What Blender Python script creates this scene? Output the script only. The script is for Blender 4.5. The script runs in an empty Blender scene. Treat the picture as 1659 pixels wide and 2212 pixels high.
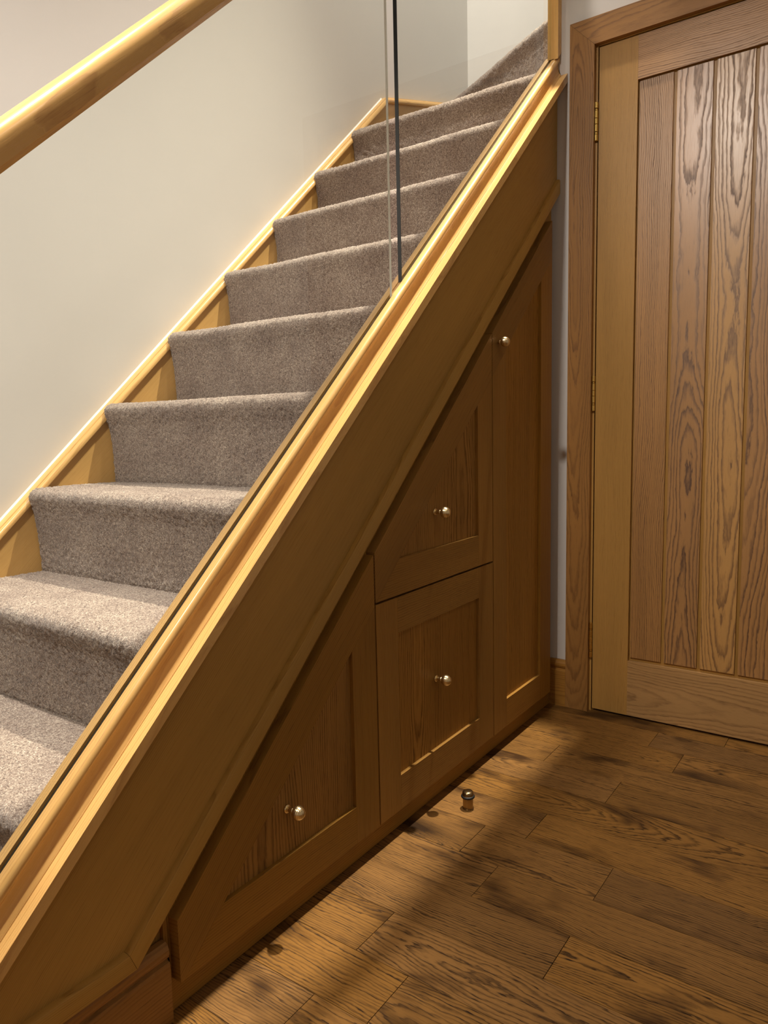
import bpy, bmesh, math, random
import numpy as np
from mathutils import Matrix, Vector

SC = bpy.context.scene
COL = SC.collection

# ---------------------------------------------------------------- camera
CP = Vector((-2.2008, -0.8826, 0.9256))
FW = Vector((0.80853443, 0.57613728, -0.11974102))
RT = Vector((0.57792616, -0.81577204, -0.02274486))
UP = Vector((0.11078554, 0.05081146, 0.99254459))
cam = bpy.data.cameras.new('camera')
cam.sensor_fit = 'VERTICAL'
cam.sensor_height = 36.0
cam.sensor_width = 27.0
cam.lens = 36.0 * 1570.1 / 2212.0
cam.clip_start = 0.02
cam_o = bpy.data.objects.new('camera', cam)
COL.objects.link(cam_o)
M = Matrix((RT, UP, -FW)).transposed().to_4x4()
M.translation = CP
cam_o.matrix_world = M
SC.camera = cam_o

# ---------------------------------------------------------------- world, lamps, exposure
w = bpy.data.worlds.new('world')
SC.world = w
w.use_nodes = True
w.node_tree.nodes['Background'].inputs[0].default_value = (1.0, 0.93, 0.84, 1)
w.node_tree.nodes['Background'].inputs[1].default_value = 0.05
SC.view_settings.view_transform = 'Standard'
SC.view_settings.look = 'None'
SC.view_settings.gamma = 1.0
SC.view_settings.use_curve_mapping = False
SC.view_settings.exposure = 0.0
try:
    SC.cycles.max_bounces = 8
    SC.cycles.diffuse_bounces = 5
    SC.cycles.transparent_max_bounces = 16
    SC.cycles.sample_clamp_indirect = 6.0
    SC.cycles.caustics_reflective = False
    SC.cycles.caustics_refractive = False
    SC.cycles.use_denoising = True
except Exception:
    pass

SUNNY = (1.0, 0.90, 0.73)
SOFT = (1.0, 0.915, 0.82)


def spot(name, loc, target, power, size, blend, radius, col):
    d = bpy.data.lights.new(name, 'SPOT')
    d.energy = power
    d.spot_size = math.radians(size)
    d.spot_blend = blend
    d.shadow_soft_size = radius
    d.color = col
    o = bpy.data.objects.new(name, d)
    COL.objects.link(o)
    o.location = loc
    o.rotation_euler = (Vector(target) - Vector(loc)).to_track_quat('-Z', 'Y').to_euler()
    return o


# landing and stair-foot ceiling downlights, then three added fill lamps
spot('landing_downlight', (0.12, -0.10, 4.75), (-0.95, -0.02, 0.0), 1400, 46, 1.0, 0.03, SUNNY)
spot('stair_foot_downlight', (-2.4, -0.05, 2.60), (-1.7, 0.05, 0.0), 150, 150, 0.8, 0.05, SOFT)
spot('bottom_tread_fill', (-1.85, 0.42, 4.75), (-1.92, 0.40, 0.0), 1000, 28, 1.0, 0.05, SOFT)  # added lamp, brightens the carpet on the bottom treads
spot('upper_wall_fill', (-0.7, 0.30, 4.75), (0.45, 0.86, 2.4), 430, 90, 1.0, 0.08, SOFT)  # added lamp, lifts the upper stair wall
spot('hall_fill', (-1.3, -1.55, 2.9), (-1.2, -1.4, 0.0), 11, 150, 0.7, 0.05, SOFT)  # added weak fill for the cupboard fronts



# ---------------------------------------------------------------- materials
class NT:
    def __init__(s, name):
        s.m = bpy.data.materials.new(name)
        s.m.use_nodes = True
        s.t = s.m.node_tree
        s.t.nodes.clear()
        s.out = s.t.nodes.new('ShaderNodeOutputMaterial')

    def n(s, typ, **kw):
        nd = s.t.nodes.new(typ)
        for k, v in kw.items():
            setattr(nd, k, v)
        return nd

    def L(s, a, b):
        s.t.links.new(a, b)

    def put(s, sock, v):
        if hasattr(v, 'is_linked') or isinstance(v, bpy.types.NodeSocket):
            s.L(v, sock)
        else:
            sock.default_value = v

    def math(s, op, a, b=None, c=None, clamp=False):
        nd = s.n('ShaderNodeMath', operation=op, use_clamp=clamp)
        s.put(nd.inputs[0], a)
        if b is not None:
            s.put(nd.inputs[1], b)
        if c is not None:
            s.put(nd.inputs[2], c)
        return nd.outputs[0]

    def comb(s, x, y, z):
        nd = s.n('ShaderNodeCombineXYZ')
        for i, v in enumerate((x, y, z)):
            s.put(nd.inputs[i], v)
        return nd.outputs[0]

    def noise(s, vec, scale=1.0, detail=2.0, rough=0.5):
        nd = s.n('ShaderNodeTexNoise')
        s.L(vec, nd.inputs['Vector'])
        nd.inputs['Scale'].default_value = scale
        nd.inputs['Detail'].default_value = detail
        nd.inputs['Roughness'].default_value = rough
        return nd.outputs['Fac']

    def mrange(s, v, a, b, c, d):
        nd = s.n('ShaderNodeMapRange')
        nd.clamp = True
        s.put(nd.inputs['Value'], v)
        for k, x in (('From Min', a), ('From Max', b), ('To Min', c), ('To Max', d)):
            nd.inputs[k].default_value = x
        return nd.outputs[0]

    def ramp(s, v, stops):
        nd = s.n('ShaderNodeValToRGB')
        cr = nd.color_ramp
        while len(cr.elements) < len(stops):
            cr.elements.new(0.5)
        for e, (p, c) in zip(cr.elements, stops):
            e.position = p
            e.color = c if len(c) == 4 else (*c, 1)
        s.L(v, nd.inputs[0])
        return nd.outputs[0]

    def mix(s, f, a, b, mode='MIX'):
        nd = s.n('ShaderNodeMix', data_type='RGBA', blend_type=mode)
        s.put(nd.inputs[0], f)
        s.put(nd.inputs[6], a)
        s.put(nd.inputs[7], b)
        return nd.outputs[2]


def srgb(r, g, b):
    f = lambda c: c / 12.92 if c <= 0.04045 else ((c + 0.055) / 1.055) ** 2.4
    return (f(r / 255), f(g / 255), f(b / 255), 1)


def oak(name, light, dark, freq=170, contrast=0.6, warp=0.05, jag=0.006, rough=0.36, bump=0.25,
        vary=0.12, blotch=0.0, poreamt=0.35, spec=0.45, blotchcol=None, knots=False):
    t = NT(name)
    at = t.n('ShaderNodeAttribute', attribute_name='grain')
    sp = t.n('ShaderNodeSeparateXYZ')
    t.L(at.outputs['Vector'], sp.inputs[0])
    Lx, A, D = sp.outputs
    m = t.math
    n1 = t.noise(t.comb(m('MULTIPLY', Lx, 1.9), m('MULTIPLY', A, 6.0), m('MULTIPLY', D, 3.0)), 1, 2)
    n2 = t.noise(t.comb(m('MULTIPLY', Lx, 1.3), m('ADD', m('MULTIPLY', A, 2.0), 7.3), D), 1, 1)
    n3 = t.noise(t.comb(m('MULTIPLY', Lx, 16.0), m('MULTIPLY', A, 75.0), m('MULTIPLY', D, 30.0)), 1, 3, 0.6)
    A2 = m('MULTIPLY_ADD', m('SUBTRACT', n1, 0.5), warp, A)
    D2 = m('MULTIPLY_ADD', m('SUBTRACT', n2, 0.5), warp * 1.6, D)
    r = m('SQRT', m('ADD', m('MULTIPLY', A2, A2), m('MULTIPLY', D2, D2)))
    r = m('MULTIPLY_ADD', m('SUBTRACT', n3, 0.5), jag, r)
    kn = None
    if knots:
        vo = t.n('ShaderNodeTexVoronoi', feature='F1')
        kw = m('MULTIPLY_ADD', m('SUBTRACT', n3, 0.5), 0.16, m('MULTIPLY', A, 5.2))
        t.L(t.comb(m('MULTIPLY', Lx, 1.9), kw, m('MULTIPLY', D, 0.5)), vo.inputs['Vector'])
        vo.inputs['Scale'].default_value = 1.0
        sc = t.n('ShaderNodeSeparateColor')
        t.L(vo.outputs['Color'], sc.inputs[0])
        kn = m('MULTIPLY', t.mrange(vo.outputs['Distance'], 0.06, 0.30, 1, 0), t.mrange(sc.outputs[0], 0.32, 0.5, 0, 1))
        r = m('MULTIPLY_ADD', kn, 0.030, r)
    ph = m('MULTIPLY', r, freq)
    fl = m('FLOOR', ph)
    fr = m('FRACT', ph)
    wn = t.n('ShaderNodeTexWhiteNoise', noise_dimensions='1D')
    t.L(fl, wn.inputs['W'])
    line = t.ramp(fr, [(0.0, (0.35,) * 3), (0.12, (0.0,) * 3), (0.5, (0.05,) * 3), (0.8, (0.8,) * 3), (0.92, (1.0,) * 3), (1.0, (0.35,) * 3)])
    strength = t.mrange(wn.outputs['Value'], 0, 1, 0.35, 1.0)
    line = m('MULTIPLY', line, strength)
    pores = t.noise(t.comb(m('MULTIPLY', Lx, 22.0), m('MULTIPLY', A, 620.0), m('MULTIPLY', D, 620.0)), 1, 2)
    pores = t.mrange(pores, 0.52, 0.72, 0, 1)
    pores = m('MULTIPLY', pores, m('MULTIPLY_ADD', line, 0.8, 0.45))
    broad = t.noise(t.comb(m('MULTIPLY', Lx, 1.4), m('MULTIPLY', A, 9.0), m('MULTIPLY', D, 9.0)), 1, 2)
    f = m('ADD', m('MULTIPLY', line, contrast), m('MULTIPLY', pores, poreamt), clamp=True)
    col = t.mix(f, light, dark)
    oi = t.n('ShaderNodeObjectInfo')
    val = m('ADD', t.mrange(broad, 0.25, 0.75, 0.86, 1.14), t.mrange(oi.outputs['Random'], 0, 1, -vary, vary))
    hs = t.n('ShaderNodeHueSaturation')
    hs.inputs['Hue'].default_value = 0.5
    t.L(val, hs.inputs['Value'])
    t.L(t.mrange(m('FRACT', m('MULTIPLY', oi.outputs['Random'], 7.31)), 0, 1, 0.96, 1.02), hs.inputs['Saturation'])
    t.L(col, hs.inputs['Color'])
    col = hs.outputs[0]
    if blotch:
        b1 = t.noise(t.comb(m('MULTIPLY', Lx, 4.2), m('MULTIPLY', A, 9.0), m('MULTIPLY', D, 2.0)), 1, 3, 0.6)
        b1 = t.mrange(b1, 0.53, 0.69, 0, blotch)
        col = t.mix(b1, col, blotchcol or dark)
    if kn is not None:
        col = t.mix(m('MULTIPLY', m('POWER', kn, 1.3), 0.93), col, srgb(34, 20, 9))
    bs = t.n('ShaderNodeBsdfPrincipled')
    t.L(col, bs.inputs['Base Color'])
    t.L(t.mrange(f, 0, 1, rough, rough + 0.2), bs.inputs['Roughness'])
    bs.inputs['Specular IOR Level'].default_value = spec
    bp = t.n('ShaderNodeBump')
    bp.inputs['Strength'].default_value = bump
    bp.inputs['Distance'].default_value = 0.0006
    t.L(m('SUBTRACT', 1.0, f), bp.inputs['Height'])
    t.L(bp.outputs[0], bs.inputs['Normal'])
    t.L(bs.outputs[0], t.out.inputs[0])
    return t.m


def plain(name, col, rough=0.6, metal=0.0, spec=0.5, nscale=0, namt=0.0, bump=0.0, bscale=100):
    t = NT(name)
    bs = t.n('ShaderNodeBsdfPrincipled')
    tc = t.n('ShaderNodeTexCoord')
    if nscale:
        nn = t.noise(tc.outputs['Object'], nscale, 3)
        c = t.mix(t.mrange(nn, 0.3, 0.7, 0, 1), tuple(x * (1 - namt) for x in col[:3]) + (1,), tuple(min(1, x * (1 + namt)) for x in col[:3]) + (1,))
        t.L(c, bs.inputs['Base Color'])
    else:
        bs.inputs['Base Color'].default_value = col
    bs.inputs['Roughness'].default_value = rough
    bs.inputs['Metallic'].default_value = metal
    bs.inputs['Specular IOR Level'].default_value = spec
    if bump:
        bp = t.n('ShaderNodeBump')
        bp.inputs['Strength'].default_value = bump
        bp.inputs['Distance'].default_value = 0.001
        t.L(t.noise(tc.outputs['Object'], bscale, 3), bp.inputs['Height'])
        t.L(bp.outputs[0], bs.inputs['Normal'])
    t.L(bs.outputs[0], t.out.inputs[0])
    return t.m


def carpet_mat():
    t = NT('carpet_pile')
    tc = t.n('ShaderNodeTexCoord')
    o = tc.outputs['Object']
    fine = t.noise(o, 400, 3, 0.65)
    mid = t.noise(o, 190, 2, 0.6)
    brush = t.noise(o, 9, 4, 0.6)
    tuft = t.math('ADD', t.math('MULTIPLY', fine, 0.7), t.math('MULTIPLY', mid, 0.3))
    c = t.ramp(tuft, [(0.34, srgb(69, 56, 51)), (0.47, srgb(131, 114, 105)), (0.55, srgb(160, 145, 134)), (0.68, srgb(208, 196, 182))])
    c = t.mix(t.mrange(brush, 0.36, 0.64, 0.0, 1.0), t.mix(1.0, c, (0.80, 0.755, 0.74, 1), 'MULTIPLY'), t.mix(1.0, c, (1.06, 1.05, 1.03, 1), 'MULTIPLY'))
    bs = t.n('ShaderNodeBsdfPrincipled')
    t.L(c, bs.inputs['Base Color'])
    bs.inputs['Roughness'].default_value = 0.95
    bs.inputs['Specular IOR Level'].default_value = 0.1
    bs.inputs['Sheen Weight'].default_value = 0.35
    bs.inputs['Sheen Roughness'].default_value = 0.5
    bp = t.n('ShaderNodeBump')
    bp.inputs['Strength'].default_value = 0.9
    bp.inputs['Distance'].default_value = 0.004
    t.L(tuft, bp.inputs['Height'])
    t.L(bp.outputs[0], bs.inputs['Normal'])
    t.L(bs.outputs[0], t.out.inputs[0])
    return t.m


def glass_mat():
    t = NT('clear_glass')
    tr = t.n('ShaderNodeBsdfTransparent')
    tr.inputs[0].default_value = (0.955, 0.972, 0.955, 1)
    gl = t.n('ShaderNodeBsdfGlossy')
    gl.inputs['Roughness'].default_value = 0.0
    fn = t.n('ShaderNodeFresnel')
    fn.inputs[0].default_value = 1.5
    ge = t.n('ShaderNodeNewGeometry')
    f = t.math('MULTIPLY', fn.outputs[0], t.math('SUBTRACT', 1.0, ge.outputs['Backfacing']))
    mx = t.n('ShaderNodeMixShader')
    t.L(f, mx.inputs[0])
    t.L(tr.outputs[0], mx.inputs[1])
    t.L(gl.outputs[0], mx.inputs[2])
    t.L(mx.outputs[0], t.out.inputs[0])
    return t.m


M_STRING = oak('string_oak', srgb(176, 138, 68), srgb(128, 90, 34), freq=330, contrast=0.5, warp=0.05, jag=0.003, rough=0.40, vary=0.04, poreamt=0.35, bump=0.15, spec=0.25)
M_RAIL = oak('rail_oak', srgb(214, 170, 104), srgb(166, 116, 58), freq=220, contrast=0.55, warp=0.04, jag=0.004, rough=0.26, vary=0.03, poreamt=0.35, bump=0.15)
M_FRONT = oak('cupboard_oak', srgb(150, 110, 48), srgb(102, 68, 26), freq=200, contrast=0.5, warp=0.03, jag=0.004, rough=0.48, vary=0.10, poreamt=0.4, bump=0.15, spec=0.25)
M_PANEL = oak('panel_oak', srgb(160, 117, 52), srgb(84, 54, 20), freq=170, contrast=0.8, warp=0.05, jag=0.006, rough=0.48, vary=0.03, poreamt=0.5, bump=0.2, spec=0.2)
M_DOOR = oak('door_oak', srgb(172, 126, 70), srgb(92, 58, 28), freq=190, contrast=0.8, warp=0.06, jag=0.007, rough=0.37, vary=0.09, poreamt=0.4, bump=0.25, spec=0.7)
M_DOOR_RAIL = oak('door_rail_oak', srgb(180, 139, 84), srgb(116, 82, 44), freq=150, contrast=0.6, warp=0.08, jag=0.008, rough=0.40, vary=0.02, poreamt=0.4, bump=0.3, spec=0.4)
M_WALLSTRING = oak('wall_string_oak', srgb(200, 160, 100), srgb(158, 117, 60), freq=330, contrast=0.45, warp=0.05, jag=0.003, rough=0.36, vary=0.02, poreamt=0.3, bump=0.15, spec=0.35)
M_DOOR_FIG = oak('door_figured_oak', srgb(172, 126, 72), srgb(84, 52, 26), freq=150, contrast=1.0, warp=0.07, jag=0.009, rough=0.33, vary=0.03, poreamt=0.3, bump=0.3, spec=0.95)
M_DOOR_PALE = oak('door_pale_oak', srgb(188, 143, 82), srgb(98, 64, 32), freq=150, contrast=1.0, warp=0.06, jag=0.008, rough=0.33, vary=0.03, poreamt=0.3, bump=0.3, spec=0.95)
M_STILE = oak('door_frame_oak', srgb(170, 129, 66), srgb(122, 86, 38), freq=260, contrast=0.5, warp=0.04, jag=0.004, rough=0.36, vary=0.06, poreamt=0.4, bump=0.2, spec=0.35)
M_ARCH = oak('architrave_oak', srgb(156, 112, 60), srgb(98, 64, 30), freq=170, contrast=0.65, warp=0.06, jag=0.007, rough=0.40, vary=0.05, poreamt=0.4, bump=0.3, spec=0.35)
M_FLOOR = oak('floor_oak', srgb(136, 97, 48), srgb(32, 18, 7), knots=True, freq=190, contrast=0.85, warp=0.07, jag=0.011, rough=0.40, vary=0.13, blotch=0.85, poreamt=0.6, bump=0.35, spec=0.22, blotchcol=srgb(44, 25, 10))
M_SKIRT = oak('skirting_oak', srgb(156, 112, 54), srgb(104, 68, 28), freq=170, contrast=0.5, warp=0.06, rough=0.42, spec=0.25)
M_WALL = plain('wall_paint', srgb(210, 207, 203), 0.8, spec=0.2, nscale=3, namt=0.012, bump=0.08, bscale=160)
M_CAULK = plain('white_caulk', srgb(240, 238, 232), 0.5, spec=0.4)
M_CEIL = plain('ceiling_paint', srgb(240, 238, 232), 0.9, spec=0.1)
M_BRASS = plain('brushed_brass', srgb(226, 205, 160), 0.24, 1.0)
M_HINGE = plain('polished_brass', srgb(226, 190, 110), 0.25, 1.0)
M_STEEL = plain('antique_brass', srgb(150, 128, 92), 0.28, 1.0)
M_RUBBER = plain('black_rubber', srgb(14, 14, 14), 0.5)
M_DARK = plain('dark_void', srgb(24, 14, 8), 0.8, spec=0.1)
M_CARPET = carpet_mat()
M_GLASS = glass_mat()
M_EDGE_D = plain('edge_dark_refraction', srgb(24, 32, 34), 0.12, spec=0.5)  # dark refraction put into the upper pane's edge colour
M_EDGE_L = plain('edge_pale_refraction', srgb(248, 246, 240), 0.3, spec=0.5)  # refracted wall light put into the lower pane's edge colour

RNG = random.Random(7)


# ---------------------------------------------------------------- builders
def link(o, parent=None):
    COL.objects.link(o)
    if parent is not None:
        o.parent = parent
    return o


def empty(name, loc=(0, 0, 0)):
    o = bpy.data.objects.new(name, None)
    o.empty_display_size = 0.05
    o.location = loc
    COL.objects.link(o)
    return o


def tag(o, label, cat, group=None):
    o['label'] = label
    o['category'] = cat
    if group:
        o['group'] = group
    return o


def struct(o):
    o['kind'] = 'structure'
    return o


def finish(name, bm, mat, parent, grain=None, smooth=False, bevel=0.0, segs=2, label=None):
    """bm in world coordinates; the parent's location is subtracted."""
    if bevel:
        ed = [e for e in bm.edges if len(e.link_faces) == 2 and e.calc_face_angle(0) > 0.5]
        if ed:
            bmesh.ops.bevel(bm, geom=ed, offset=bevel, segments=segs, profile=0.5, affect='EDGES', clamp_overlap=True)
    ng = [f for f in bm.faces if len(f.verts) > 4]
    if ng:
        bmesh.ops.triangulate(bm, faces=ng, ngon_method='EAR_CLIP')
    bmesh.ops.recalc_face_normals(bm, faces=bm.faces)
    me = bpy.data.meshes.new(name)
    bm.to_mesh(me)
    bm.free()
    if grain is not None:
        set_grain(me, *grain)
    off = Vector((0, 0, 0))
    p = parent
    while p is not None:
        off += p.location
        p = p.parent
    if off.length > 0:
        me.transform(Matrix.Translation(-off))
    if smooth:
        for f in me.polygons:
            f.use_smooth = True
    me.materials.append(mat)
    o = bpy.data.objects.new(name, me)
    link(o, parent)
    if label:
        o['label'] = label
    return o


def set_grain(me, along, across, style='straight', seed=None, centre=None, tilt=None):
    """store a grain-space coordinate (along, across, depth) on every vertex"""
    rr = random.Random(seed if seed is not None else RNG.random())
    n = len(me.vertices)
    co = np.empty(n * 3, np.float32)
    me.vertices.foreach_get('co', co)
    co = co.reshape(-1, 3)
    a = np.array(Vector(along).normalized())
    b = np.array(Vector(across).normalized())
    c = np.cross(a, b)
    cen = np.array(centre) if centre is not None else (co.min(0) + co.max(0)) / 2
    q = co - cen
    L, A, D = q @ a, q @ b, q @ c
    if style == 'straight':
        A = A + rr.choice((-1, 1)) * rr.uniform(0.28, 0.5)
        D = D + rr.uniform(-0.04, 0.04)
        D = D + L * rr.uniform(-0.02, 0.02)
    elif style == 'crown':
        tl = tilt if tilt is not None else rr.choice((-1, 1)) * rr.uniform(0.03, 0.07)
        A = A + rr.uniform(-0.02, 0.02)
        D = D + rr.uniform(0.02, 0.06) * rr.choice((-1, 1)) + L * tl
    elif style == 'mixed':
        A = A + rr.choice((-1, 1)) * rr.uniform(0.05, 0.14)
        D = D + rr.uniform(0.02, 0.08) + L * rr.uniform(-0.05, 0.05)
    # long shift so that no two pieces share noise
    sh = rr.uniform(-40, 40)
    out = np.stack([L + sh, A, D], 1).astype(np.float32)
    at = me.attributes.new('grain', 'FLOAT_VECTOR', 'POINT')
    at.data.foreach_set('vector', out.ravel())


def bm_box(x0, x1, y0, y1, z0, z1, bm=None):
    bm = bm or bmesh.new()
    v = [bm.verts.new(p) for p in ((x0, y0, z0), (x1, y0, z0), (x1, y1, z0), (x0, y1, z0), (x0, y0, z1), (x1, y0, z1), (x1, y1, z1), (x0, y1, z1))]
    for f in ((3, 2, 1, 0), (4, 5, 6, 7), (0, 1, 5, 4), (1, 2, 6, 5), (2, 3, 7, 6), (3, 0, 4, 7)):
        bm.faces.new([v[i] for i in f])
    return bm


def bm_prism(poly, fn, bm=None):
    """poly: list of 2D points; fn(p, 0|1) -> 3D point of the two ends"""
    bm = bm or bmesh.new()
    a = [bm.verts.new(fn(p, 0)) for p in poly]
    b = [bm.verts.new(fn(p, 1)) for p in poly]
    n = len(poly)
    bm.faces.new(a)
    bm.faces.new(b[::-1])
    for i in range(n):
        j = (i + 1) % n
        bm.faces.new((a[i], b[i], b[j], a[j]))
    return bm


def xz_prism(poly, y0, y1):
    return bm_prism(poly, lambda p, e: (p[0], y1 if e else y0, p[1]))


def yz_prism(poly, x0, x1):
    return bm_prism(poly, lambda p, e: (x1 if e else x0, p[0], p[1]))


def bm_lathe(prof, centre, axis, seg=32, bm=None):
    """prof: (radius, height) along axis from centre"""
    bm = bm or bmesh.new()
    ax = Vector(axis).normalized()
    u = ax.orthogonal().normalized()
    v = ax.cross(u)
    c = Vector(centre)
    rings = []
    for r, h in prof:
        if r < 1e-6:
            rings.append([bm.verts.new(c + ax * h)])
        else:
            rings.append([bm.verts.new(c + ax * h + (u * math.cos(2 * math.pi * i / seg) + v * math.sin(2 * math.pi * i / seg)) * r) for i in range(seg)])
    for A, B in zip(rings, rings[1:]):
        for i in range(seg):
            j = (i + 1) % seg
            if len(A) == 1 and len(B) == 1:
                continue
            if len(A) == 1:
                bm.faces.new((A[0], B[i], B[j]))
            elif len(B) == 1:
                bm.faces.new((A[i], A[j], B[0]))
            else:
                bm.faces.new((A[i], A[j], B[j], B[i]))
    return bm


G, R = 0.2212, 0.2023
TAN = R / G
COS = G / math.hypot(G, R)
PITCH = (COS, 0, COS * TAN)
PNORM = (-COS * TAN, 0, COS)


def pitch_bar(profile, c0, x0, x1):
    """profile: (y, n) with n perpendicular to the pitch; plumb-cut ends"""
    return bm_prism(profile, lambda p, e: ((x1 if e else x0), p[0], c0 + p[1] / COS + TAN * (x1 if e else x0)))


# ---------------------------------------------------------------- setting
WALL_Y = 0.86
FAR_X = 1.0
BACK_X = -3.3
FRONT_Y = -2.3
TOP = 4.85
SLAB = 2.95

floor = struct(finish('floor', bm_box(BACK_X, 0.1, FRONT_Y, WALL_Y, -0.06, -0.0155), M_DARK, None))
seams = [-0.06 + 0.1215, -0.0596, -0.1705, -0.296, -0.4140, -0.5410, -0.6650, -0.7867, -0.9100, -1.0290, -1.1515, -1.2715, -1.3890]
while seams[-1] > BACK_X:
    seams.append(seams[-1] - 0.1215)
joints = {1: [-0.338], 2: [-0.435], 3: [-0.126], 4: [-0.339], 5: [-0.78], 6: [-0.242], 7: [-0.143, -0.439], 8: [-0.237], 9: [-0.439], 10: [-0.138], 11: [-0.249], 12: [-0.142]}
prng = random.Random(21)
for i in range(len(seams) - 1):
    x1, x0 = seams[i], seams[i + 1]
    x1 = min(x1, 0.02)
    x0 = max(x0, BACK_X)
    js = list(joints.get(i, [prng.uniform(-0.6, -0.1)]))
    y = js[-1]
    while y > FRONT_Y + 0.3:
        y -= prng.choice((0.6, 0.75, 0.9, 1.1)) * prng.uniform(0.9, 1.1)
        js.append(max(y, FRONT_Y))
    if js[-1] > FRONT_Y:
        js[-1] = FRONT_Y
    ys = [0.05] + js
    for ya, yb in zip(ys, ys[1:]):
        dz = prng.uniform(-0.0003, 0.0002)
        st = prng.choice(('crown', 'crown', 'mixed', 'straight'))
        finish('plank', bm_box(x0 + 0.0006, x1 - 0.0006, yb + 0.0006, ya - 0.0006, -0.0155, dz), M_FLOOR, floor, ((0, 1, 0), (1, 0, 0), st, prng.random()), bevel=0.0013, segs=1)

struct(finish('wall_left', bm_box(BACK_X, FAR_X + 0.1, WALL_Y, WALL_Y + 0.1, 0, TOP), M_WALL, None))
struct(finish('wall_far', bm_box(FAR_X, FAR_X + 0.1, FRONT_Y, WALL_Y, 0, TOP), M_WALL, None))
struct(finish('wall_back', bm_box(BACK_X - 0.1, BACK_X, FRONT_Y, WALL_Y + 0.1, 0, TOP), M_WALL, None))
struct(finish('wall_front', bm_box(BACK_X - 0.1, FAR_X + 0.1, FRONT_Y - 0.1, FRONT_Y, 0, TOP), M_WALL, None))
struct(finish('ceiling', bm_box(BACK_X - 0.1, FAR_X + 0.1, FRONT_Y - 0.1, WALL_Y + 0.1, TOP, TOP + 0.1), M_CEIL, None))
struct(finish('ceiling_hall', bm_box(BACK_X, 0.0, FRONT_Y, -0.111, SLAB, SLAB + 0.2), M_CEIL, None))
# door wall with its opening
DY0, DY1 = -0.1151, -0.8771     # door leaf
OY0, OY1 = -0.112 + 0.03, -0.911
bm = bm_box(0.0, 0.1, OY0, 0.036, 0, SLAB)
bm_box(0.0, 0.1, FRONT_Y, OY1, 0, SLAB, bm)
bm_box(0.0, 0.1, OY1, OY0, 2.02, SLAB, bm)
struct(finish('wall_right', bm, M_WALL, None))

# door lining
lin = struct(empty('trim_2', (0, -0.1, 0)))
finish('lining_jamb', bm_box(-0.001, 0.1, -0.112, OY0, 0, 2.02), M_STILE, lin, ((0, 0, 1), (0, 1, 0)), bevel=0.001)
finish('lining_jamb', bm_box(-0.001, 0.1, OY1, -0.880, 0, 2.02), M_STILE, lin, ((0, 0, 1), (0, 1, 0)), bevel=0.001)
finish('lining_head', bm_box(-0.001, 0.1, -0.880, -0.112, 1.9925, 2.02), M_STILE, lin, ((0, 1, 0), (0, 0, 1)), bevel=0.001)
finish('door_stop_bead', bm_box(0.046, 0.06, -0.13, -0.112, 0, 1.9925), M_STILE, lin, ((0, 0, 1), (0, 1, 0)))

# architrave
AY0, AY1, AZ0, AZ1 = -0.0325, -0.1059, 2.0683, 1.9944
arc = struct(empty('trim_1', (-0.009, -0.1, 0)))
BY0, BY1 = -0.9595, -0.886


def arch_piece(poly, along, across):
    return finish('architrave', yz_prism(poly, -0.018, 0.0), M_ARCH, arc, (along, across, 'crown'), bevel=0.0022, segs=2)


g = 0.0003
arch_piece([(AY0, 0.0), (AY0, AZ0 - g), (AY1, AZ1 - g), (AY1, 0.0)], (0, 0, 1), (0, 1, 0))
arch_piece([(BY0, 0.0), (BY1, 0.0), (BY1, AZ1 - g), (BY0, AZ0 - g)], (0, 0, 1), (0, 1, 0))
arch_piece([(AY0, AZ0 + g), (BY0, AZ0 + g), (BY1, AZ1 + g), (AY1, AZ1 + g)], (0, 1, 0), (0, 0, 1))

# the oak door
door = struct(empty('door_1', (0.0, DY0, 0.0)))
ZB, ZT = 0.008, 1.989
ST = 0.1105
X0, X1 = 0.0, 0.044
RB, RTOP = 0.182, 1.8725
finish('stile', bm_box(X0, X1, DY0 - ST, DY0, ZB, ZT), M_STILE, door, ((0, 0, 1), (0, 1, 0)), bevel=0.0012)
finish('stile', bm_box(X0, X1, DY1, DY1 + ST, ZB, ZT), M_STILE, door, ((0, 0, 1), (0, 1, 0)), bevel=0.0012)
finish('rail', bm_box(X0 + 0.0003, X1, DY1 + ST, DY0 - ST, ZB, RB), M_DOOR_RAIL, door, ((0, 1, 0), (0, 0, 1), 'crown', 5), bevel=0.0012)
finish('rail', bm_box(X0 + 0.0003, X1, DY1 + ST, DY0 - ST, RTOP, ZT), M_DOOR, door, ((0, 1, 0), (0, 0, 1), 'mixed', 11), bevel=0.0012)
finish('backing_panel', bm_box(X0 + 0.0125, X1 - 0.012, DY1 + ST, DY0 - ST, RB, RTOP), M_STILE, door, ((0, 0, 1), (0, 1, 0)))
edges = [DY0 - ST, -0.3258, -0.4274, -0.5293, -0.6311, DY1 + ST]
styles = [('straight', 3), ('crown', 17), ('crown', 23), ('mixed', 4), ('straight', 2)]
plank_mats = [M_DOOR, M_DOOR_FIG, M_DOOR_PALE, M_DOOR_FIG, M_DOOR]
for k, (a, b) in enumerate(zip(edges, edges[1:])):
    bm = bm_box(X0 + 0.0065, X0 + 0.0125, b + 0.0048, a - 0.0048, RB + 0.011, RTOP - 0.004)
    finish('plank', bm, plank_mats[k], door, ((0, 0, 1), (0, 1, 0), styles[k][0], styles[k][1], None, 0.03), bevel=0.0016, segs=2)
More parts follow.
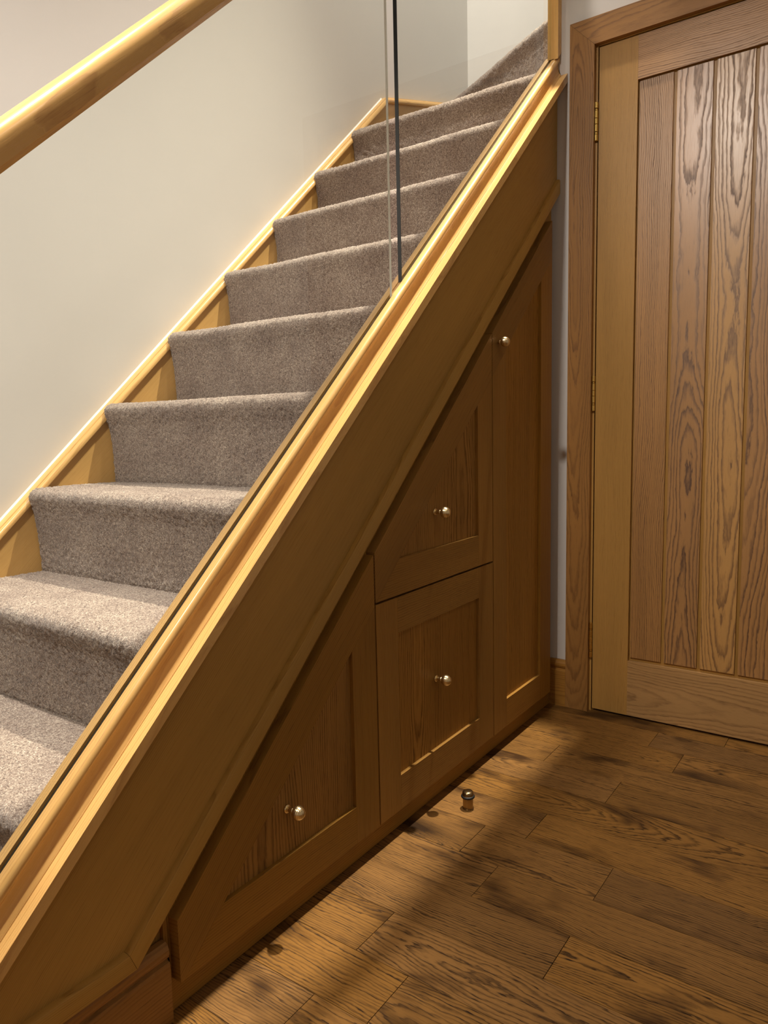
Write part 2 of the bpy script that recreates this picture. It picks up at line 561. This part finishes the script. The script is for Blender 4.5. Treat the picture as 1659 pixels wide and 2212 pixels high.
for za, zb in ((1.732, 1.8395), (0.951, 1.057), (0.1766, 0.2894)):
    h = empty('hinge', (0, 0, 0))
    h.parent = door
    h.location = Vector((-0.006, -0.1095, za)) - door.location
    Lh = zb - za
    cuts = [0.0, 0.17, 0.235, 0.43, 0.585, 0.785, 0.835, 1.0]
    for c0, c1 in zip(cuts, cuts[1:]):
        small = (c1 - c0) < 0.08
        r = 0.0046 if small else 0.0057
        h0, h1 = c0 * Lh + 0.0004, c1 * Lh - 0.0004
        finish('knuckle', bm_lathe([(0, h0), (r - 0.0006, h0), (r, h0 + 0.0006), (r, h1 - 0.0006), (r - 0.0006, h1), (0, h1)], (-0.006, -0.1095, za), (0, 0, 1), 20), M_HINGE, h, smooth=False)
    finish('leaf', bm_box(-0.002, 0.03, -0.1135, -0.1121, za + 0.003, zb - 0.003), M_HINGE, h)


# skirting boards: (depth from the wall, height)
def skirt_profile(t, h):
    return [(0, 0), (t, 0), (t, h - 0.036), (t - 0.0015, h - 0.031), (t - 0.006, h - 0.0295), (t - 0.0065, h - 0.027), (t - 0.003, h - 0.0235), (t - 0.0005, h - 0.017), (t - 0.001, h - 0.010), (t - 0.004, h - 0.004), (t - 0.009, h), (0, h)]


sp = skirt_profile(0.018, 0.152)
bm = bm_prism([(-d, z) for d, z in sp], lambda p, e: (p[0], (0.036 if e else AY0 + 0.0003), p[1]))
b1 = struct(finish('baseboard_right', bm, M_SKIRT, None, ((0, 1, 0), (0, 0, 1), 'mixed')))
SKX = -1.5545
sp = skirt_profile(0.019, 0.1315)
bm = bm_prism([(0.026 - d, z) for d, z in sp], lambda p, e: ((SKX if e else -1.99), p[0], p[1]))
b2 = struct(finish('baseboard_left', bm, M_SKIRT, None, ((1, 0, 0), (0, 0, 1), 'mixed', 9)))

# ---------------------------------------------------------------- staircase
stair = tag(empty('staircase', (-1.92, 0.45, 0.0)), 'oak staircase with taupe carpeted steps climbing along the pale wall to a turn', 'staircase')
XS, ZS, YS = -1.4791, 0.3873, 0.8335
YIN = 0.046
CAPC = 1.9465
XE = -0.003          # plumb-cut upper end against the door wall
XL = -1.99           # lower end at the newel post


def smooth_path(pts, step):
    P = np.array(pts, float)
    out = []
    n = len(P)
    for i in range(n - 1):
        p0, p1, p2, p3 = P[max(i - 1, 0)], P[i], P[i + 1], P[min(i + 2, n - 1)]
        m = max(2, int(np.linalg.norm(p2 - p1) / step))
        for t in np.arange(m) / m:
            out.append(0.5 * ((2 * p1) + (-p0 + p2) * t + (2 * p0 - 5 * p1 + 4 * p2 - p3) * t * t + (-p0 + 3 * p1 - 3 * p2 + p3) * t ** 3))
    out.append(P[-1])
    return np.array(out)


def blur_noise(rs, nu, nv, cu, cv):
    a = rs.rand(max(2, nu // cu + 2), max(2, nv // cv + 2)) - 0.5
    iu = np.linspace(0, a.shape[0] - 1.001, nu)
    iv = np.linspace(0, a.shape[1] - 1.001, nv)
    u0, v0 = iu.astype(int), iv.astype(int)
    fu, fv = (iu - u0)[:, None], (iv - v0)[None, :]
    fu, fv = fu * fu * (3 - 2 * fu), fv * fv * (3 - 2 * fv)
    g4 = lambda i, j: a[np.ix_(u0 + i, v0 + j)]
    return (g4(0, 0) * (1 - fu) + g4(1, 0) * fu) * (1 - fv) + (g4(0, 1) * (1 - fu) + g4(1, 1) * fu) * fv


def carpet_mesh(name, section, place, nv, seed):
    """section: (s, z) path; place(s, z, v) -> world xyz arrays, v in 0..1 from the glass side to the wall side"""
    rs = np.random.RandomState(seed)
    nu = len(section)
    T = np.gradient(section, axis=0)
    T /= np.linalg.norm(T, axis=1)[:, None] + 1e-9
    N = np.stack([-T[:, 1], T[:, 0]], 1)
    d = (rs.rand(nu, nv) - 0.5) * 0.0030 + blur_noise(rs, nu, nv, 2, 2) * 0.0014 + blur_noise(rs, nu, nv, 40, 50) * 0.004
    v = np.linspace(0, 1, nv)
    edge = np.minimum(1 - v, 1) * 0.79 / 0.010
    d = d - 0.006 * np.clip(1 - edge, 0, 1)[None, :] ** 2
    s = section[:, 0][:, None] + N[:, 0][:, None] * d
    z = section[:, 1][:, None] + N[:, 1][:, None] * d
    V = np.broadcast_to(v[None, :] + (rs.rand(nu, nv) - 0.5) * 0.002 * (np.sin(np.pi * v) > 0.02), s.shape)
    co = place(s, z, V).reshape(-1, 3)
    idx = np.arange(nu * nv).reshape(nu, nv)
    q = np.stack([idx[:-1, :-1], idx[:-1, 1:], idx[1:, 1:], idx[1:, :-1]], -1).reshape(-1, 4)
    me = bpy.data.meshes.new(name)
    off = np.array(stair.location)
    me.vertices.add(len(co))
    me.vertices.foreach_set('co', (co - off).astype(np.float32).ravel())
    me.loops.add(q.size)
    me.loops.foreach_set('vertex_index', q.astype(np.int32).ravel())
    me.polygons.add(len(q))
    me.polygons.foreach_set('loop_start', np.arange(0, q.size, 4, dtype=np.int32))
    me.polygons.foreach_set('use_smooth', np.ones(len(q), bool))
    me.update(calc_edges=True)
    me.validate()
    me.materials.append(M_CARPET)
    o = bpy.data.objects.new(name, me)
    link(o, stair)
    return o


def step_section(x, z, going):
    return [(x + 0.003, z - 0.006), (x + 0.0005, z + 0.004), (x - 0.001, z + 0.05), (x - 0.004, z + 0.10), (x - 0.009, z + 0.14),
            (x - 0.0165, z + 0.165), (x - 0.020, z + 0.179), (x - 0.0165, z + 0.192), (x - 0.006, z + 0.2005), (x + 0.008, z + R + 0.001), (x + 0.05, z + R + 0.0005),
            (x + going * 0.6, z + R - 0.0005), (x + going + 0.004, z + R - 0.001)]


for k in range(-2, 8):
    x, z = XS + k * G, ZS + k * R
    if k == 7:
        sec = step_section(x, z, 0.62)
    else:
        sec = step_section(x, z, G)
    near = 0.0034 if k < 4 else 0.0045
    sec = smooth_path(sec, near)
    nv = int(0.79 / near)
    carpet_mesh('carpet_step', sec, lambda s, zz, v: np.stack([s, YIN + (YS - 0.001 - YIN) * v, zz], -1), nv, 100 + k)
# first winder riser, turned about the wall end
ang = math.radians(31.3)
dv = np.array([math.sin(ang), math.cos(ang)])
nv2 = np.array([math.cos(ang), -math.sin(ang)])
P0 = np.array([0.1547 + 0.0185, 0.109]) - dv * 0.075
LEN = (YS - P0[1]) / dv[1]
sec = smooth_path(step_section(0.0, ZS + 8 * R, 0.16), 0.0045)
carpet_mesh('carpet_step', sec, lambda s, zz, v: np.stack([P0[0] + dv[0] * v * LEN + nv2[0] * s, P0[1] + dv[1] * v * LEN + nv2[1] * s, zz], -1), 180, 150)

# wall string with its moulded capping
XK = 0.289           # where the string turns flatter on the winders
ZK = 2.198
SL2 = 0.279
ctop = 1.9375
th = 0.024
WS0, WS1 = YS, WALL_Y - 0.0005
XT = FAR_X - 0.002
poly = [(-2.0, 0.0), (-2.0, ctop - th + TAN * -2.0), (XK, ZK - th), (XT, ZK - th + SL2 * (XT - XK)), (XT, ZK - 0.5), (XK, ZK - 0.55), (-1.5, 0.0)]
finish('wall_string', xz_prism(poly, WS0, WS1), M_WALLSTRING, stair, (PITCH, PNORM, 'straight', 3))
capp = [(0.0, 0.0), (-0.0335, 0.0), (-0.0355, 0.002), (-0.0362, 0.006), (-0.0345, 0.011), (-0.0305, 0.0145), (-0.0265, 0.0155), (-0.0255, 0.0178), (0.0, 0.0178)]
bm = bm_prism(capp, lambda p, e: ((XK if e else -2.0), WS1 + p[0], (ctop if not e else ZK - TAN * XK) - th + p[1] / COS * (th / 0.0241) + TAN * (XK if e else -2.0)))
finish('string_capping', bm, M_RAIL, stair, (PITCH, (0, 1, 0), 'straight', 6), smooth=False)
bm = bm_prism(capp, lambda p, e: ((XT if e else XK), WS1 + p[0], ZK - th + p[1] / COS + SL2 * ((XT - XK) if e else 0)))
finish('string_capping', bm, M_RAIL, stair, ((1, 0, SL2), (0, 1, 0), 'straight', 8))

ck = [(0.0, 0.0178), (-0.0035, 0.0178), (-0.0012, 0.0192), (0.0, 0.022)]
bm = bm_prism(ck, lambda p, e: ((XK if e else -2.0), WS1 + p[0], (ctop if not e else ZK - TAN * XK) - th + p[1] / COS * (th / 0.0241) + TAN * (XK if e else -2.0)))
finish('caulk_line', bm, M_CAULK, stair, label='white caulk line along the wall')

# outer string: board, flat cap and lower bead
TRB, TRT = 1.6128, 1.6555
SY0 = 0.011
zb = 0.1335
xb = (zb - TRB) / TAN
poly = [(XL, zb), (xb, zb), (XE, TRB + TAN * XE), (XE, CAPC - 0.0241 + TAN * XE), (XL, CAPC - 0.0241 + TAN * XL)]
finish('outer_string', xz_prism(poly, SY0, 0.043), M_STRING, stair, (PITCH, PNORM, 'straight', 12))
capf = [(-0.020, -0.0177), (0.076, -0.0177), (0.076, 0.0), (-0.020, 0.0)]
finish('outer_string_cap', pitch_bar(capf, CAPC, XL, -0.001), M_RAIL, stair, (PITCH, (0, 1, 0), 'straight', 15), bevel=0.0009, segs=2)
zt = zb + 0.0315
xt = (zt - TRT) / TAN
bead = lambda a, b, c, d: [a, b, c, d]


def bead_piece(lo0, lo1, hi0, hi1, along, across, seed):
    """flat bead strip with a softened upper edge; lo/hi are the lower and upper (x, z) ends"""
    y0, y1 = -0.001, SY0
    prof = [(y1, 0.0), (y0 + 0.001, 0.0), (y0, 0.03), (y0, 0.86), (y0 + 0.0014, 0.94), (y0 + 0.0045, 0.99), (y1, 1.0)]
    fn = lambda p, e: tuple(((lo1 if e else lo0)[0] + ((hi1 if e else hi0)[0] - (lo1 if e else lo0)[0]) * p[1], p[0], (lo1 if e else lo0)[1] + ((hi1 if e else hi0)[1] - (lo1 if e else lo0)[1]) * p[1]))
    return finish('string_bead', bm_prism(prof, fn), M_STRING, stair, (along, across, 'straight', seed))


bead_piece((xb + 0.0003, zb), (XE - 0.004, TRB + TAN * (XE - 0.004)), (xt + 0.0003, zt), (XE - 0.004, TRT + TAN * (XE - 0.004)), PITCH, PNORM, 21)
bead_piece((XL, zb), (xb - 0.0003, zb), (XL, zt), (xt - 0.0003, zt), (1, 0, 0), (0, 0, 1), 22)

# ---------------------------------------------------------------- balustrade
GY = 0.028
bal = tag(empty('glass_balustrade', (-1.99, GY, 0.0)), 'oak and clear glass balustrade with two panes standing on the outer stair string', 'balustrade')
half = [(0.0050, 0.043), (0.0150, 0.043), (0.0195, 0.0417), (0.0225, 0.0385), (0.0236, 0.0342), (0.0230, 0.0300), (0.0205, 0.0268), (0.0185, 0.0250), (0.0182, 0.0222), (0.0186, 0.0170), (0.0200, 0.0112), (0.0222, 0.0062), (0.0252, 0.0022), (0.0270, 0.0008), (0.0270, 0.0)]
half_in = [(0.0050, 0.043), (0.0202, 0.043), (0.0228, 0.0416), (0.0236, 0.0390)] + half[4:]
prof = [(GY - a, b) for a, b in half] + [(GY + a, b) for a, b in reversed(half_in)] + [(GY + 0.005, 0.0375), (GY - 0.005, 0.0375)]
o = finish('base_rail', pitch_bar(prof, CAPC + 0.0002, XL, -0.002), M_RAIL, bal, (PITCH, (0, 1, 0), 'straight', 31))
fil = [(GY - 0.0047, 0.0378), (GY + 0.0047, 0.0378), (GY + 0.0047, 0.0418), (GY - 0.0047, 0.0418)]
PX_LO, PX_HI = -0.8790, -0.8420
finish('groove_fillet', pitch_bar(fil, CAPC, PX_LO + 0.0005, PX_HI - 0.0005), M_RAIL, bal, (PITCH, (0, 1, 0), 'straight', 33))
groove_shade = [(GY - 0.0048, 0.0378), (GY + 0.0048, 0.0378), (GY + 0.0048, 0.0386), (GY - 0.0048, 0.0386)]  # black strip stands in for the shade down in the glass groove
for xa, xb2 in ((XL, PX_LO), (PX_HI, -0.004)):
    finish('groove_shade_strip', pitch_bar(groove_shade, CAPC, xa, xb2), M_RUBBER, bal, label='black strip painted as groove shade')
HC = 2.806
hh = [(0.006, 0.0), (0.0245, 0.0), (0.0305, 0.0065), (0.0312, 0.0200), (0.0312, 0.0265), (0.0300, 0.0320), (0.0268, 0.0368), (0.0215, 0.0402), (0.0140, 0.0424), (0.0060, 0.0433)]
prof = [(GY - a, b) for a, b in hh] + [(GY + a, b) for a, b in reversed(hh)] + [(GY + 0.006, 0.012), (GY - 0.006, 0.012)]
o = finish('handrail', pitch_bar(prof, HC, XL, -0.03), M_RAIL, bal, (PITCH, (0, 1, 0), 'straight', 35))


def smooth_by_angle(o, deg=32):
    me = o.data
    for f in me.polygons:
        f.use_smooth = True
    lim = math.radians(deg)
    bm2 = bmesh.new()
    bm2.from_mesh(me)
    for e in bm2.edges:
        e.smooth = len(e.link_faces) == 2 and e.calc_face_angle(0) < lim
    bm2.to_mesh(me)
    bm2.free()


for q in bal.children:
    if q.name.startswith(('base_rail', 'handrail')):
        smooth_by_angle(q)
for q in stair.children:
    if q.name.startswith(('string_capping', 'string_bead')):
        smooth_by_angle(q)


def pane(x0, x1):
    lo, hi = CAPC + 0.0388 / COS, HC + 0.011 / COS
    poly = [(x0, lo + TAN * x0), (x1, lo + TAN * x1), (x1, hi + TAN * x1), (x0, hi + TAN * x0)]
    return finish('glass_pane', xz_prism(poly, GY - 0.0045, GY + 0.0045), M_GLASS, bal)


pa = pane(XL + 0.02, PX_LO)
pb = pane(PX_HI, -0.022)


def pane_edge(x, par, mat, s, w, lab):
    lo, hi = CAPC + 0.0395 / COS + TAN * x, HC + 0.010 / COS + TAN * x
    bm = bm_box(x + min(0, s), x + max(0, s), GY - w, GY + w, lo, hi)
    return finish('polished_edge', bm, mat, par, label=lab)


pane_edge(PX_LO, pa, M_EDGE_L, 0.0008, 0.0026, 'polished glass edge painted pale as refracted wall light')
pane_edge(PX_HI, pb, M_EDGE_D, -0.0008, 0.0046, 'polished glass edge painted dark as refraction')
# upright rail on the wall end that takes the last pane
ztop = HC + 0.1
rb = CAPC + 0.045 / COS
for (ya, yb, xo, seed) in ((0.0005, 0.0130, -0.026, 41), (0.0138, 0.0350, -0.021, 42)):
    poly = [(xo, rb + TAN * xo), (-0.0005, rb), (-0.0005, ztop), (xo, ztop)]
    finish('wall_upright', xz_prism(poly, ya, yb), M_RAIL, bal, ((0, 0, 1), (0, 1, 0), 'straight', seed), bevel=0.0025 if ya < 0.01 else 0.001)
# newel post at the foot of the stairs
npx = -2.035
bm = bm_box(npx - 0.045, npx + 0.045, GY - 0.045, GY + 0.045, 0.0, 1.12)
finish('newel_post', bm, M_RAIL, bal, ((0, 0, 1), (1, 0, 0), 'straight', 45), bevel=0.004)
bm = bm_box(npx - 0.055, npx + 0.055, GY - 0.055, GY + 0.055, 1.12, 1.145)
finish('newel_cap', bm, M_RAIL, bal, ((1, 0, 0), (0, 1, 0), 'straight', 46), bevel=0.005)

# ---------------------------------------------------------------- cupboards under the stairs
FY = 0.022
fr = tag(empty('cupboard_frame', (-0.8, FY, 0.0)), 'oak face frame behind the four cupboard fronts, showing as a strip above the floor', 'cupboard frame')
FXL, FXR = -1.5535, -0.0195
fc = 1.640
finish('bottom_rail', bm_box(FXL + 0.0005, FXR, FY, FY + 0.018, 0.002, 0.078), M_FRONT, fr, ((1, 0, 0), (0, 0, 1), 'straight', 51), bevel=0.0008)
poly = [(FXL + 0.009, 0.0785), (FXR, 0.0785), (FXR, fc + TAN * FXR), (FXL + 0.009, fc + TAN * (FXL + 0.009))]
finish('face_board', xz_prism(poly, FY, FY + 0.018), M_FRONT, fr, ((0, 0, 1), (1, 0, 0), 'straight', 52))
poly = [(FXL, 0.002), (FXL + 0.008, 0.002), (FXL + 0.008, fc + TAN * FXL), (FXL, fc + TAN * FXL)]
finish('end_strip', xz_prism(poly, FY - 0.0005, FY + 0.018), M_FRONT, fr, ((0, 0, 1), (1, 0, 0), 'straight', 53), bevel=0.0008)
poly = [(FXL - 0.12, 0.0), (FXL, 0.0), (FXL, fc + TAN * FXL), (FXL - 0.12, fc + TAN * (FXL - 0.12))]
finish('side_board', xz_prism(poly, FY + 0.008, FY + 0.018), M_FRONT, fr, ((0, 0, 1), (1, 0, 0), 'straight', 54))

DZ = 0.0594
DC = 1.5750                     # pitch line of the door tops
DV = 0.111                      # plumb depth of the raking rails
SW = 0.080
PY0, PY1 = 0.0085, 0.0165


def front_piece(name, poly, parent, along, across, seed, mat=None, y0=0.0):
    return finish(name, xz_prism(poly, y0, FY - 0.0006), mat or M_FRONT, parent, (along, across, 'straight', seed), bevel=0.0011, segs=2)


def panel_piece(poly, parent, seed, style='mixed'):
    return finish('panel', xz_prism(poly, PY0, PY1), M_PANEL, parent, ((0, 0, 1), (1, 0, 0), style, seed))


def clip_under(poly, c):
    """keep the part of an xz polygon below z = c + TAN x"""
    out = []
    n = len(poly)
    for i in range(n):
        a, b = poly[i], poly[(i + 1) % n]
        fa, fb = c + TAN * a[0] - a[1], c + TAN * b[0] - b[1]
        if fa >= 0:
            out.append(a)
        if fa * fb < 0:
            t = fa / (fa - fb)
            out.append((a[0] + (b[0] - a[0]) * t, a[1] + (b[1] - a[1]) * t))
    return out


def knob(parent, x, z):
    k = empty('knob', (0, 0, 0))
    k.parent = parent
    k.location = Vector((x, PY0, z)) - parent.location
    c = (x, PY0, z)
    finish('backplate', bm_lathe([(0, 0.0), (0.0082, 0.0), (0.0086, 0.001), (0.0080, 0.0028), (0.0060, 0.0042), (0, 0.0042)], c, (0, -1, 0), 28), M_BRASS, k, smooth=True)
    finish('stem', bm_lathe([(0, 0.003), (0.0052, 0.003), (0.0044, 0.008), (0.0044, 0.013), (0.006, 0.0175), (0, 0.0175)], c, (0, -1, 0), 24), M_BRASS, k, smooth=True)
    pr = [(0.0, 0.0162)]
    n = 64
    rad = 0.0135
    for i in range(1, n):
        a = math.pi * i / n
        rr = rad * math.sin(a)
        if 0.16 * n < i < 0.93 * n:
            rr -= 0.00032 * (0.5 - 0.5 * math.cos(i * math.pi * 0.5))
        pr.append((rr, 0.0162 + rad * 0.96 * (1 - math.cos(a))))
    pr.append((0.0, 0.0162 + 2 * rad * 0.96))
    finish('ball', bm_lathe(pr, c, (0, -1, 0), 40), M_BRASS, k, smooth=True)


def unit(name, x0, x1, z0, label, kx, kz, seed, flat_top=None, cat='cupboard'):
    t = tag(empty(name, (x0, FY, z0)), label, cat, 'fronts under the stairs')
    L, Rr = x0, x1
    if flat_top is None:
        low = DC - DV                           # lower edge of the raking rail
        # raking rail
        rake = [(L, max(z0, low + TAN * L)), (Rr, low + TAN * Rr), (Rr, DC + TAN * Rr), (L, DC + TAN * L)]
        if low + TAN * L < z0:                  # triangular front: rail starts in the bottom corner
            xs = (z0 - low) / TAN
            rake = [(L, z0), (xs, z0), (Rr, low + TAN * Rr), (Rr, DC + TAN * Rr), (L, DC + TAN * L)]
        front_piece('raking_rail', rake, t, PITCH, PNORM, seed)
        c = low - 0.0004
        br = clip_under([(L, z0), (Rr, z0), (Rr, z0 + SW), (L, z0 + SW)], c)
        tall_left = low + TAN * L > z0 + SW
        if tall_left:
            br = [(L + SW + 0.0003, z0), (Rr - SW - 0.0003, z0), (Rr - SW - 0.0003, z0 + SW), (L + SW + 0.0003, z0 + SW)]
            front_piece('stile', clip_under([(L, z0), (L + SW, z0), (L + SW, 9), (L, 9)], c), t, (0, 0, 1), (1, 0, 0), seed + 1)
        else:
            br = clip_under([(L, z0), (Rr - SW - 0.0003, z0), (Rr - SW - 0.0003, z0 + SW), (L, z0 + SW)], c)
        front_piece('bottom_rail', br, t, (1, 0, 0), (0, 0, 1), seed + 2)
        front_piece('stile', clip_under([(Rr - SW, z0), (Rr, z0), (Rr, 9), (Rr - SW, 9)], c), t, (0, 0, 1), (1, 0, 0), seed + 3)
        lx = L + SW - 0.006 if tall_left else L
        pn = clip_under([(lx, z0 + SW - 0.006), (Rr - SW + 0.006, z0 + SW - 0.006), (Rr - SW + 0.006, 9), (lx, 9)], low + 0.008)
        panel_piece(pn, t, seed + 4)
    else:
        z1 = flat_top
        front_piece('stile', [(L, z0), (L + SW, z0), (L + SW, z1), (L, z1)], t, (0, 0, 1), (1, 0, 0), seed + 1)
        front_piece('stile', [(Rr - SW, z0), (Rr, z0), (Rr, z1), (Rr - SW, z1)], t, (0, 0, 1), (1, 0, 0), seed + 3)
        for za, zb_ in ((z0, z0 + SW), (z1 - SW, z1)):
            front_piece('rail', [(L + SW + 0.0003, za), (Rr - SW - 0.0003, za), (Rr - SW - 0.0003, zb_), (L + SW + 0.0003, zb_)], t, (1, 0, 0), (0, 0, 1), seed + 5)
        panel_piece([(L + SW - 0.006, z0 + SW - 0.006), (Rr - SW + 0.006, z0 + SW - 0.006), (Rr - SW + 0.006, z1 - SW + 0.006), (L + SW - 0.006, z1 - SW + 0.006)], t, seed + 4)
    knob(t, kx, kz)
    return t


unit('under_stair_cupboard', -1.5420, -1.0042, DZ, 'low triangular oak cupboard front with raking top, nearest the foot of the stairs', -1.2811, 0.2261, 61)
unit('under_stair_cupboard', -0.9995, -0.4622, DZ, 'squarish oak drawer front with brass knob, standing between the two raking cupboards', -0.7499, 0.3127, 71, flat_top=0.5487)
unit('under_stair_cupboard', -0.9995, -0.4622, 0.5537, 'raking oak cupboard front directly above the squarish drawer', -0.7442, 0.7179, 81)
unit('under_stair_cupboard', -0.4588, -0.0640, DZ, 'tall narrow oak cupboard front with raking top, next to the oak door', -0.4265, 1.1335, 91)

# ---------------------------------------------------------------- door stop
ds = tag(empty('door_stop', (-0.7406, -0.0716, 0.0)), 'small round antique brass door stop with black rubber ring on the wooden floor', 'door stop')
c = (-0.7406, -0.0716, 0.0)
finish('body', bm_lathe([(0, 0), (0.0135, 0), (0.0138, 0.001), (0.0138, 0.0015), (0.0125, 0.002), (0.0125, 0.027), (0, 0.027)], c, (0, 0, 1), 36), M_STEEL, ds, bevel=0.0, smooth=False)
ring = []
for i in range(17):
    a = -math.pi / 2 + math.pi * i / 16
    ring.append((0.0135 + 0.0032 * math.cos(a), 0.0302 + 0.0034 * math.sin(a)))
finish('rubber_ring', bm_lathe([(0.008, 0.0268)] + ring + [(0.008, 0.0336)], c, (0, 0, 1), 40), M_RUBBER, ds, smooth=True, label='black rubber buffer ring')
finish('cap', bm_lathe([(0, 0.0315), (0.0135, 0.0315), (0.0138, 0.033), (0.0134, 0.0395), (0.0118, 0.0422), (0.007, 0.0436), (0, 0.0440)], c, (0, 0, 1), 40), M_STEEL, ds, smooth=True)
for nm in ('body',):
    for q in ds.children:
        if q.name.startswith('body'):
            smooth_by_angle(q, 40)
